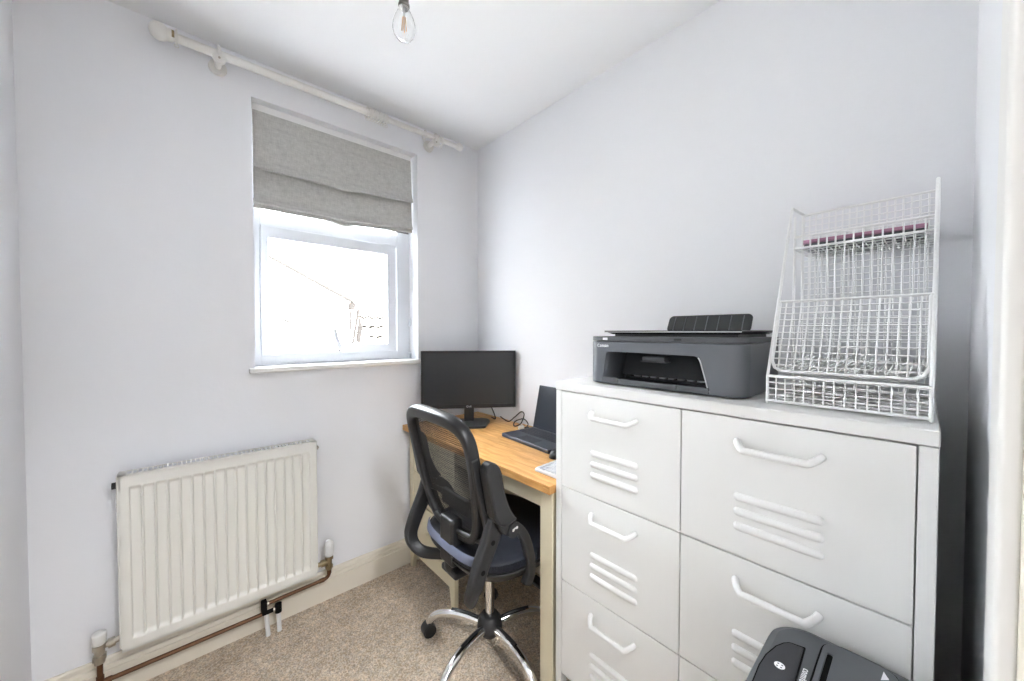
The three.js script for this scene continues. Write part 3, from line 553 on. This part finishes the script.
    for (let o = -0.75; o < 0.75; o += sp) { strand(o - 0.0, 0.53, d * 0.8, 0.6 + 0.0, 0.004); strand(o, 0.53, -d * 0.8, 0.6, 0.0055); }
    for (let y = 0.55; y < 0.99; y += 0.0075) strand(-0.26, y, 0.9, 0, 0.0065);
    const g = new THREE.BufferGeometry(); g.setAttribute('position', new THREE.Float32BufferAttribute(pos, 3)); g.setIndex(idx); g.computeVertexNormals();
    obj('back_mesh', [g], M.mesh, t, 'see-through black mesh').userData.kind = 'stuff';
  }
  // lumbar bar and spine
  obj('lumbar_support', [tube([[bx(0.66, 0.165), 0.66, -0.165], [-0.15, 0.65, -0.1], [-0.15, 0.645, 0], [-0.15, 0.65, 0.1], [bx(0.66, 0.165), 0.66, 0.165]], 0.010, 40, 10), rb(-0.165, -0.145, 0.615, 0.675, -0.09, 0.09, 0.009)], CP, t);
  obj('spine', [rb(-0.2, -0.15, 0.43, 0.60, -0.045, 0.045, 0.012), tube([[-0.175, 0.45, 0], [-0.17, 0.405, 0], [-0.10, 0.395, 0]], 0.024, 20, 12)], CP, t);
  obj('cross_strut', [tube([[-0.155, 0.575, -0.215], [-0.17, 0.565, -0.1], [-0.175, 0.56, 0], [-0.17, 0.565, 0.1], [-0.155, 0.575, 0.215]], 0.010, 40, 10)], CP, t);
  // side uprights with hooked brackets, and arms turned up against the back
  const barAlong = (pts, z, wx, wz, seg = 40, inward = 0) => {     // flat bar swept along a path in the x-y plane
    const cv = new THREE.CatmullRomCurve3(pts.map(([x, y]) => V(x, y, 0)), false, 'catmullrom', 0.5), rings = [];
    for (let i = 0; i <= seg; i++) { const p = cv.getPointAt(i / seg), g = cv.getTangentAt(i / seg), nx = -g.y, ny = g.x, f = i / seg, zz = z * (1 - inward * Math.max(0, (f - 0.5) / 0.5) ** 1.5), w = Array.isArray(wx) ? wx[0] + (wx[1] - wx[0]) * f : wx;
      rings.push(Array.from({ length: 16 }, (_, j) => { const a = j / 16 * Math.PI * 2, c = Math.cos(a), s = Math.sin(a), e = 0.45, k = w / 2 * Math.sign(c) * Math.abs(c) ** e; return [p.x + nx * k, p.y + ny * k, zz + wz / 2 * Math.sign(s) * Math.abs(s) ** e]; })); }
    return loft(rings);
  };
  for (const s of [-1, 1]) {
    const z = s * 0.222;
    obj('side_upright', [barAlong([[-0.222, 0.87], [-0.205, 0.79], [-0.178, 0.69], [-0.148, 0.585]], z * 0.93, 0.028, 0.026)], CP, t);
    const br = obj('side_bracket', [barAlong([[-0.142, 0.665], [-0.168, 0.60], [-0.206, 0.525], [-0.228, 0.465], [-0.226, 0.428], [-0.20, 0.398], [-0.15, 0.39], [-0.08, 0.395]], z, [0.066, 0.032], 0.036, 60, 0.8)], CP, t);
    for (const [hx, hy] of [[-0.168, 0.60], [-0.207, 0.52]]) obj('screw_hole', [cyl(0.008, [hx, hy, z + s * 0.014], [hx, hy, z + s * 0.0188], 0.008, 16)], M.dark, br);
    const pz = s * 0.244, pv = obj('arm_pivot', [cyl(0.025, [-0.098, 0.625, pz - 0.03], [-0.098, 0.625, pz + 0.018], 0.025, 28)], CP, t);
    obj('pivot_bolt', [cyl(0.005, [-0.104, 0.628, pz + s * 0.0175], [-0.104, 0.628, pz + s * 0.0205]), cyl(0.005, [-0.089, 0.632, pz + s * 0.0175], [-0.089, 0.632, pz + s * 0.0205]), cyl(0.003, [-0.104, 0.628, pz + s * 0.017], [-0.089, 0.632, pz + s * 0.017])], M.chrome, pv);
    obj('arm_strut', [barAlong([[-0.155, 0.69], [-0.128, 0.635], [-0.085, 0.628], [-0.045, 0.585], [-0.02, 0.52], [-0.012, 0.45], [-0.03, 0.41]], pz, 0.034, 0.03, 50)], CP, t);
    const pd = new THREE.Shape(); pd.moveTo(-0.085, 0.66); pd.quadraticCurveTo(-0.13, 0.71, -0.145, 0.80); pd.quadraticCurveTo(-0.152, 0.858, -0.185, 0.864); pd.quadraticCurveTo(-0.212, 0.862, -0.21, 0.83); pd.lineTo(-0.182, 0.69); pd.quadraticCurveTo(-0.15, 0.625, -0.085, 0.66);
    obj('arm_pad', [ext(pd, 0.046, 0.010).translate(0, 0, pz - 0.023)], CP, t);
  }
}
{ const c = thing('floor_cable', 'black cable loop on the carpet under the desk', 'cable'); obj('cord', [tube([[-0.3, 0.005, 0.98], [-0.24, 0.005, 0.93], [-0.18, 0.06, 0.90], [-0.12, 0.10, 0.94], [-0.08, 0.16, 0.99], [-0.06, 0.3, 1.0]], 0.003, 60, 8)], M.cable, c); }

// ---------------------------------------------------------------- steel drawer cabinet
const CX = -0.486, CZ0 = 1.085, CZ1 = 1.898, CT = 1.107;
{
  const t = thing('drawer_cabinet', 'large white metal cabinet with six louvred drawers along the right wall', 'cabinet');
  const xb = -0.03, yb = 0.158;
  obj('body', [bb(CX + 0.001, xb, yb, CT - 0.03, CZ0, CZ0 + 0.0012), bb(CX + 0.001, xb, yb, CT - 0.03, CZ1 - 0.0012, CZ1), bb(xb - 0.002, xb, yb, CT - 0.03, CZ0, CZ1), bb(CX + 0.02, xb, yb, yb + 0.003, CZ0, CZ1),
    rb(CX, CX + 0.03, 0.0, CT - 0.028, CZ0, CZ0 + 0.0225, 0.002), rb(CX, CX + 0.03, 0.0, CT - 0.028, CZ1 - 0.0225, CZ1, 0.002), bb(CX + 0.004, CX + 0.03, yb - 0.003, yb, CZ0 + 0.02, CZ1 - 0.02), bb(CX + 0.012, CX + 0.03, yb, CT - 0.03, 1.47, 1.506)], M.steel, t);
  obj('top', [rb(CX - 0.001, xb, CT - 0.027, CT, CZ0 - 0.002, CZ1 + 0.001, 0.003, 3)], M.steel, t);
  for (const z of [CZ0 + 0.015, CZ1 - 0.015]) obj('leg', [bb(xb - 0.03, xb, 0, yb, z - 0.015, z + 0.015)], M.steel, t);
  const dh = 0.3053, cols = [[CZ0 + 0.0245, 1.487], [1.4895, CZ1 - 0.0245]], top = CT - 0.0295;
  // shared handle and louvre shapes, local to a drawer's front
  const handle = (() => { const L = 0.143, r = 0.0072, g = tube([[0, 0.006, -L / 2], [-0.012, 0.002, -L / 2 + 0.004], [-0.027, -0.006, -L / 2 + 0.017], [-0.028, -0.006, -L / 2 + 0.03], [-0.028, -0.006, 0], [-0.028, -0.006, L / 2 - 0.03], [-0.027, -0.006, L / 2 - 0.017], [-0.012, 0.002, L / 2 - 0.004], [0, 0.006, L / 2]], r, 60, 12, false, 0.4); return join([g]); })();
  const louvre = (() => { // pressed rounded rib
    const r = 0.0092, hl = 0.0775 - r, zs = [...lin(-0.0775, -hl, 8), ...lin(-hl, hl, 6).slice(1, -1), ...lin(hl, 0.0775, 8)];
    return join([grid((z, y) => { const d = Math.hypot(Math.max(0, Math.abs(z) - hl), y) / r; return [d < 1 ? -0.0075 * Math.sqrt(1 - d * d) : 0.0006, y, z]; }, zs, lin(-r, r, 14))]); })();
  cols.forEach(([z0, z1]) => { for (let r = 0; r < 3; r++) {
    const y1 = top - r * dh, y0 = y1 - dh + 0.003, zc = (z0 + z1) / 2;
    const d = new THREE.Group(); d.name = 'drawer'; t.add(d); d.position.set(CX, y1, zc);
    obj('front', [rb(0, 0.019, y0 - y1, -0.0005, z0 - zc, z1 - zc, 0.0012)], M.steel, d);
    obj('tray', [bb(0.02, 0.40, y0 - y1 + 0.02, y0 - y1 + 0.022, z0 - zc + 0.015, z1 - zc - 0.015)], M.steel, d);
    const h = obj('handle', handle, M.steel, d); h.position.set(0.0, -0.055, 0);
    for (let k = 0; k < 3; k++) { const l = obj('louvre', louvre, M.steel, d); l.position.set(0, -0.172 - k * 0.0325, 0); }
  } });
}

// ---------------------------------------------------------------- printer
{
  const t = thing('printer', 'dark grey inkjet printer with flat lid on the cabinet', 'printer', [-0.28, CT, 1.388], 0);
  // local: front -x, width along z
  const ev = new Evaluator(); ev.attributes = ['position', 'normal']; ev.useGroups = false;
  const prep = g => { g = clean(g); g.deleteAttribute('uv'); return new Brush(g); };
  const x0 = -0.152, x1 = 0.15, hw = 0.2195;
  // plan outline with generously rounded front corners; extruded up
  const plan = new THREE.Shape(); const R = 0.042; plan.moveTo(x1 - 0.02, -hw); plan.lineTo(x0 + R, -hw); plan.absarc(x0 + R, -hw + R, R, -Math.PI / 2, -Math.PI, true); plan.lineTo(x0, hw - R); plan.absarc(x0 + R, hw - R, R, Math.PI, Math.PI / 2, true); plan.lineTo(x1 - 0.02, hw); plan.absarc(x1 - 0.02, hw - 0.02, 0.02, Math.PI / 2, 0, true); plan.lineTo(x1, -hw + 0.02); plan.absarc(x1 - 0.02, -hw + 0.02, 0.02, 0, -Math.PI / 2, true);
  const solid = (y0, y1, bev) => ext(plan, y1 - y0, bev, 14).rotateX(Math.PI / 2).translate(0, y1, 0);
  const cut = new THREE.Shape(); { const pts = [[-0.163, 0.009], [0.142, 0.009], [0.118, 0.098], [-0.150, 0.101]]; // z, y trapezoid with rounded upper corners
    cut.moveTo(pts[0][0], pts[0][1]); cut.lineTo(pts[1][0], pts[1][1]); cut.lineTo(0.1225, 0.084); cut.quadraticCurveTo(0.1185, 0.0985, 0.104, 0.0985); cut.lineTo(-0.138, 0.101); cut.quadraticCurveTo(-0.151, 0.101, -0.1525, 0.088); cut.closePath(); }
  const cutter = ext(cut, 0.15).rotateY(-Math.PI / 2).translate(-0.03, 0, 0);
  const body = ev.evaluate(prep(solid(0.004, 0.131, 0.003)), prep(cutter), SUBTRACTION);
  obj('body', [body.geometry], M.printer, t);
  obj('foot', [bb(-0.12, 0.12, 0, 0.005, -0.18, -0.15)], M.printerDark, t); obj('foot', [bb(-0.12, 0.12, 0, 0.005, 0.15, 0.18)], M.printerDark, t);
  obj('upper_body', [solid(0.1325, 0.146, 0.002)], M.printerMid, t);
  // inside the output bay
  obj('bay_lining', [bb(-0.035, -0.03, 0.01, 0.1, -0.15, 0.14), bb(-0.13, -0.03, 0.0098, 0.012, -0.158, 0.138), box(0.004, 0.09, 0.28, 0, 0, 0).rotateZ(-0.35).translate(-0.055, 0.07, -0.005)], M.printerDark, t);
  obj('paper_guide', [rb(-0.13, -0.1, 0.078, 0.09, -0.045, 0.02, 0.002), rb(-0.132, -0.098, 0.074, 0.078, -0.05, 0.025, 0.002)], M.printerMid, t);
  const rol = []; for (let i = 0; i < 9; i++) rol.push(rb(-0.062, -0.05, 0.022, 0.027, -0.11 + i * 0.027, -0.11 + i * 0.027 + 0.018, 0.001)); obj('exit_rollers', rol, M.silver, t);
  obj('roller_bar', [bb(-0.06, -0.04, 0.014, 0.022, -0.14, 0.135)], M.blackPlastic, t);
  obj('output_tray', [rb(x0 - 0.004, x0 + 0.003, 0.006, 0.024, -0.165, -0.108, 0.002), rb(x0 - 0.004, x0 + 0.003, 0.006, 0.022, -0.106, 0.063, 0.002), rb(x0 - 0.004, x0 + 0.003, 0.006, 0.022, 0.065, 0.143, 0.002), bb(x0, -0.03, 0.008, 0.012, -0.16, 0.14)], M.printerMid, t);
  obj('bay_edge', [tube([[x0 - 0.001, 0.012, 0.1425], [x0 - 0.001, 0.05, 0.132], [x0 - 0.001, 0.084, 0.1228], [x0 - 0.001, 0.095, 0.117]], 0.0016, 20, 6)], M.silver, t);
  // scanner lid: thin plate, its underside bevelled, floating over a dark gap
  obj('lid_seal', [bb(-0.105, 0.135, 0.146, 0.154, -0.15, 0.19)], M.printerDark, t);
  obj('scanner_lid', [loft([[[-0.11, 0.153, -0.155], [-0.11, 0.153, 0.195], [0.14, 0.153, 0.195], [0.14, 0.153, -0.155]], [[-0.135, 0.1605, -0.168], [-0.135, 0.1605, 0.207], [0.145, 0.1605, 0.207], [0.145, 0.1605, -0.168]], [[-0.135, 0.1635, -0.168], [-0.135, 0.1635, 0.207], [0.145, 0.1635, 0.207], [0.145, 0.1635, -0.168]]]).toNonIndexed()].map(g => { g.computeVertexNormals(); return g; }), M.printerLid, t);
  obj('lid_edge', [bb(-0.1365, -0.1345, 0.158, 0.1605, -0.168, 0.207)], M.silver, t);
  const rt = obj('paper_support', [(() => { const s = rrect(-0.12, 0, 0.125, 0.06, 0.014); return ext(s, 0.006, 0.0015).rotateY(-Math.PI / 2).rotateZ(-0.5).translate(0.105, 0.158, 0.034); })()], M.printerDark, t);
  for (let i = 0; i < 7; i++) { const z = -0.098 + i * 0.0335; obj('support_rib', [bb(-0.0085, -0.006, 0.004, 0.054, z - 0.001, z + 0.001).rotateZ(-0.5).translate(0.105, 0.158, 0.034)], M.printer, rt); }
  obj('power_lamp', [rb(x0 - 0.0008, x0 + 0.002, 0.135, 0.1425, -0.163, -0.146, 0.001)], M.print, t, 'small white indicator');
  obj('front_button', [rb(x0 - 0.0012, x0 + 0.002, 0.136, 0.142, 0.055, 0.075, 0.001)], M.printerDark, t);
  obj('brand_text', [text('Canon', 0.0095, 0.0008).rotateY(-Math.PI / 2).translate(x0 - 0.0006, 0.1185, -0.162)], M.print, t);
}

// ---------------------------------------------------------------- wire rack
{
  const t = thing('wire_rack', 'white wire tiered document rack on the cabinet next to the printer', 'rack', [0, CT, 0]);
  { const a = THREE.MathUtils.degToRad(-1), c = Math.cos(a), q = Math.sin(a), px = -0.41, pz = 1.76; t.rotation.y = a; t.position.set(px - (px * c + pz * q) - 0.008, CT, pz - (-px * q + pz * c)); }
  const zl = 1.648, zr = 1.889, R = 0.0032, r = 0.0015;
  const bar = (a, b, q = R) => cyl(q, a, b, q, 8), row = (f, n, a, b) => lin(a, b, n).map(f);
  const SL = y => -0.412 + (y - 0.062) * 0.45;            // x along the sloping side rail
  for (const z of [zl, zr]) obj('side_frame', polyTube([[-0.412, 0.004, z], [-0.412, 0.062, z], [SL(0.47), 0.47, z], [-0.115, 0.478, z], [-0.11, 0.004, z], [-0.412, 0.004, z]], R), M.wire, t);
  for (const z of [zl, zr]) obj('upright', [bar([-0.2, 0.004, z], [-0.2, 0.455, z], 0.0026)], M.wire, t);
  // bottom tray: fence, floor
  const fence = (x, y0, y1, nv, nh, tx = 0) => [bar([x, y0, zl], [x, y0, zr]), bar([x + tx, y1, zl], [x + tx, y1, zr]), ...row(z => bar([x, y0, z], [x + tx, y1, z], r), nv, zl, zr), ...row(k => bar([x + tx * k, y0 + (y1 - y0) * k, zl], [x + tx * k, y0 + (y1 - y0) * k, zr], r), nh, 0, 1)];
  obj('tray_fence', fence(-0.412, 0.008, 0.062, 15, 4), M.wire, t);
  obj('tray_floor', [...row(z => bar([-0.412, 0.006, z], [-0.11, 0.006, z], r), 15, zl, zr), ...row(x => bar([x, 0.008, zl], [x, 0.008, zr], 0.0018), 6, -0.412, -0.11)], M.wire, t);
  // back panel, full height
  obj('back_grid', fence(-0.112, 0.01, 0.476, 18, 30), M.wire, t);
  // middle pocket with round lower corners
  const c = 0.02, y0 = 0.074, y1 = 0.229, xa = -0.403, xb = SL(y1);
  const X = y => xa + (xb - xa) * (y - y0) / (y1 - y0);
  obj('middle_panel', [...polyTube([[X(y1), y1, zl + 0.004], [X(y0 + c), y0 + c, zl + 0.004], [X(y0 + 0.3 * c), y0 + 0.3 * c, zl + 0.004 + 0.3 * c], [X(y0), y0, zl + 0.004 + c], [X(y0), y0, zr - 0.004 - c], [X(y0 + 0.3 * c), y0 + 0.3 * c, zr - 0.004 - 0.3 * c], [X(y0 + c), y0 + c, zr - 0.004], [X(y1), y1, zr - 0.004]], R), bar([X(y1), y1, zl], [X(y1), y1, zr]), ...row(z => bar([X(y0), y0, z], [X(y1), y1, z], r), 15, zl + 0.016, zr - 0.016), ...row(y => bar([X(y), y, zl + 0.004], [X(y), y, zr - 0.004], r), 10, y0 + 0.012, y1)], M.wire, t);
  obj('middle_floor', [...row(z => bar([X(y0), y0, z], [-0.112, y0 + 0.02, z], r), 15, zl + 0.016, zr - 0.016), ...row(k => bar([X(y0) + (-0.112 - X(y0)) * k, y0 + 0.02 * k, zl], [X(y0) + (-0.112 - X(y0)) * k, y0 + 0.02 * k, zr], r), 2, 0.25, 0.8)], M.wire, t);
  // top tray
  obj('top_fence', fence(-0.205, 0.372, 0.402, 15, 1, 0.003), M.wire, t);
  obj('top_floor', [...row(z => bar([-0.205, 0.372, z], [-0.02, 0.372, z], r), 15, zl, zr), ...row(x => bar([x, 0.372, zl], [x, 0.372, zr], 0.0018), 5, -0.205, -0.02)], M.wire, t);
  obj('upper_grid', [...row(z => bar([-0.2, 0.229, z], [-0.2, 0.402, z], r), 15, zl, zr)], M.wire, t);
  // papers in the top tray
  const b1 = thing('notebook', 'grey covered notebook under the pink one in the wire rack', 'notebook', [-0.11, CT + 0.3745, 1.772]);
  obj('cover', [rb(-0.075, 0.08, 0, 0.011, -0.105, 0.105, 0.002)], M.greyCover, b1); obj('pages', [bb(-0.073, 0.0795, 0.002, 0.009, -0.1055, 0.1055)], M.paper, b1);
  const b2 = thing('notebook', 'pink covered notebook on top in the wire rack', 'notebook', [-0.112, CT + 0.386, 1.77], 0.02);
  obj('cover', [rb(-0.078, 0.08, 0, 0.009, -0.108, 0.108, 0.002)], M.pink, b2); obj('pages', [bb(-0.076, 0.0795, 0.002, 0.007, -0.1085, 0.1085)], M.paper, b2);
}

// ---------------------------------------------------------------- shredder
{
  const t = thing('paper_shredder', 'black paper shredder standing before the cabinet at the lower right', 'shredder', [-0.503, 0, 1.69]);
  // local: back edge x = 0, runs towards -x; z from 0 (left edge) towards +z
  const W = 0.235, D = 0.36, T = 0.70;
  const out = (g, r) => rrect(-D + g, g, -g, W - g, r - g);
  const lay = (sh, y0, y1, bev) => ext(sh, y1 - y0, bev, 12).rotateX(Math.PI / 2).translate(0, y1, 0);
  obj('bin', [lay(out(0.022, 0.06), 0.0, 0.52, 0.004)], M.shredder, t);
  obj('head', [lay(out(0, 0.062), 0.525, T, 0.014)], M.shredder, t);
  // control panel, left rear
  const pp = [[-0.21, 0.0135], [-0.161, 0.0115], [-0.129, 0.0135], [-0.096, 0.0205], [-0.078, 0.028], [-0.069, 0.035], [-0.064, 0.054], [-0.15, 0.058], [-0.21, 0.061]];
  obj('control_panel', [lay(poly(pp), T - 0.003, T + 0.0015, 0.001)], M.shredderPanel, t);
  obj('panel_groove', polyTube([...pp.slice(0, 6), [-0.0625, 0.0555], [-0.15, 0.0592], [-0.21, 0.0622]].map(([x, z]) => [x, T + 0.0004, z]), 0.0014, 6), M.dark, t);
  // raised feed plate with slot
  const pl = rrect(-0.34, 0.077, -0.014, 0.172, 0.024); pl.holes.push(rrect(-0.33, 0.0845, -0.047, 0.0925, 0.0035, THREE.Path));
  obj('feed_plate', [lay(pl, T - 0.002, T + 0.003, 0.0012)], M.shredder, t);
  obj('feed_slot', [bb(-0.33, -0.047, T - 0.001, T + 0.0006, 0.0845, 0.0925)], M.dark, t);
  obj('plate_groove', [tube([[-0.34, T + 0.0008, 0.0755], [-0.05, T + 0.0008, 0.0755], [-0.025, T + 0.0008, 0.080], [-0.0125, T + 0.0008, 0.1], [-0.0125, T + 0.0008, 0.15], [-0.02, T + 0.0008, 0.166], [-0.035, T + 0.0008, 0.173]], 0.0013, 60, 6, false, 0.2)], M.dark, t);
  // round emblem and lettering
  const em = rrect(-0.0075, -0.0075, 0.0075, 0.0075, 0.00745); for (const [a, b] of [[-0.003, 0.0028], [0.003, 0.003], [-0.003, -0.003], [0.0032, -0.0026]]) em.holes.push(rrect(a - 0.0015, b - 0.0015, a + 0.0015, b + 0.0015, 0.0012, THREE.Path));
  obj('emblem', [lay(em, 0, 0.0006, 0).translate(-0.139, T + 0.0016, 0.035)], M.print, t);
  obj('panel_text', [text('comfo', 0.0085, 0.0005).rotateX(-Math.PI / 2).rotateY(Math.PI).translate(-0.13, T + 0.0003, 0.067)], M.print, t);
  obj('feed_mark', [lay(poly([[-0.05, 0.151], [-0.026, 0.153], [-0.04, 0.16]]), T + 0.003, T + 0.0036, 0)], M.print, t);
}

// ---------------------------------------------------------------- added fill light on the unseen landing
{
  const t = thing('added_fill_light', 'unseen round ceiling light added on the landing to fill the room with light', 'lamp', [-1.05, 0, 2.65]);
  obj('housing', [lathe([[0, 2.4], [0.21, 2.4], [0.21, 2.36], [0.2, 2.355], [0, 2.355]])], M.whitePlastic, t);
  obj('fill_diffuser_lamp', [lathe([[0, 2.345], [0.12, 2.347], [0.19, 2.356], [0.19, 2.358], [0, 2.358]])], mat([0.9, 0.9, 0.9], 0.6, 0, { emissive: rgb(0.97, 0.985, 1), emissiveIntensity: 0.1 }), t);
  const l = new THREE.RectAreaLight(rgb(0.97, 0.985, 1), LANDING_FILL, 0.32, 0.32); l.position.set(-1.05, 2.338, 2.65); l.rotation.x = -Math.PI / 2; scene.add(l);
}
renderer.render(scene, camera);
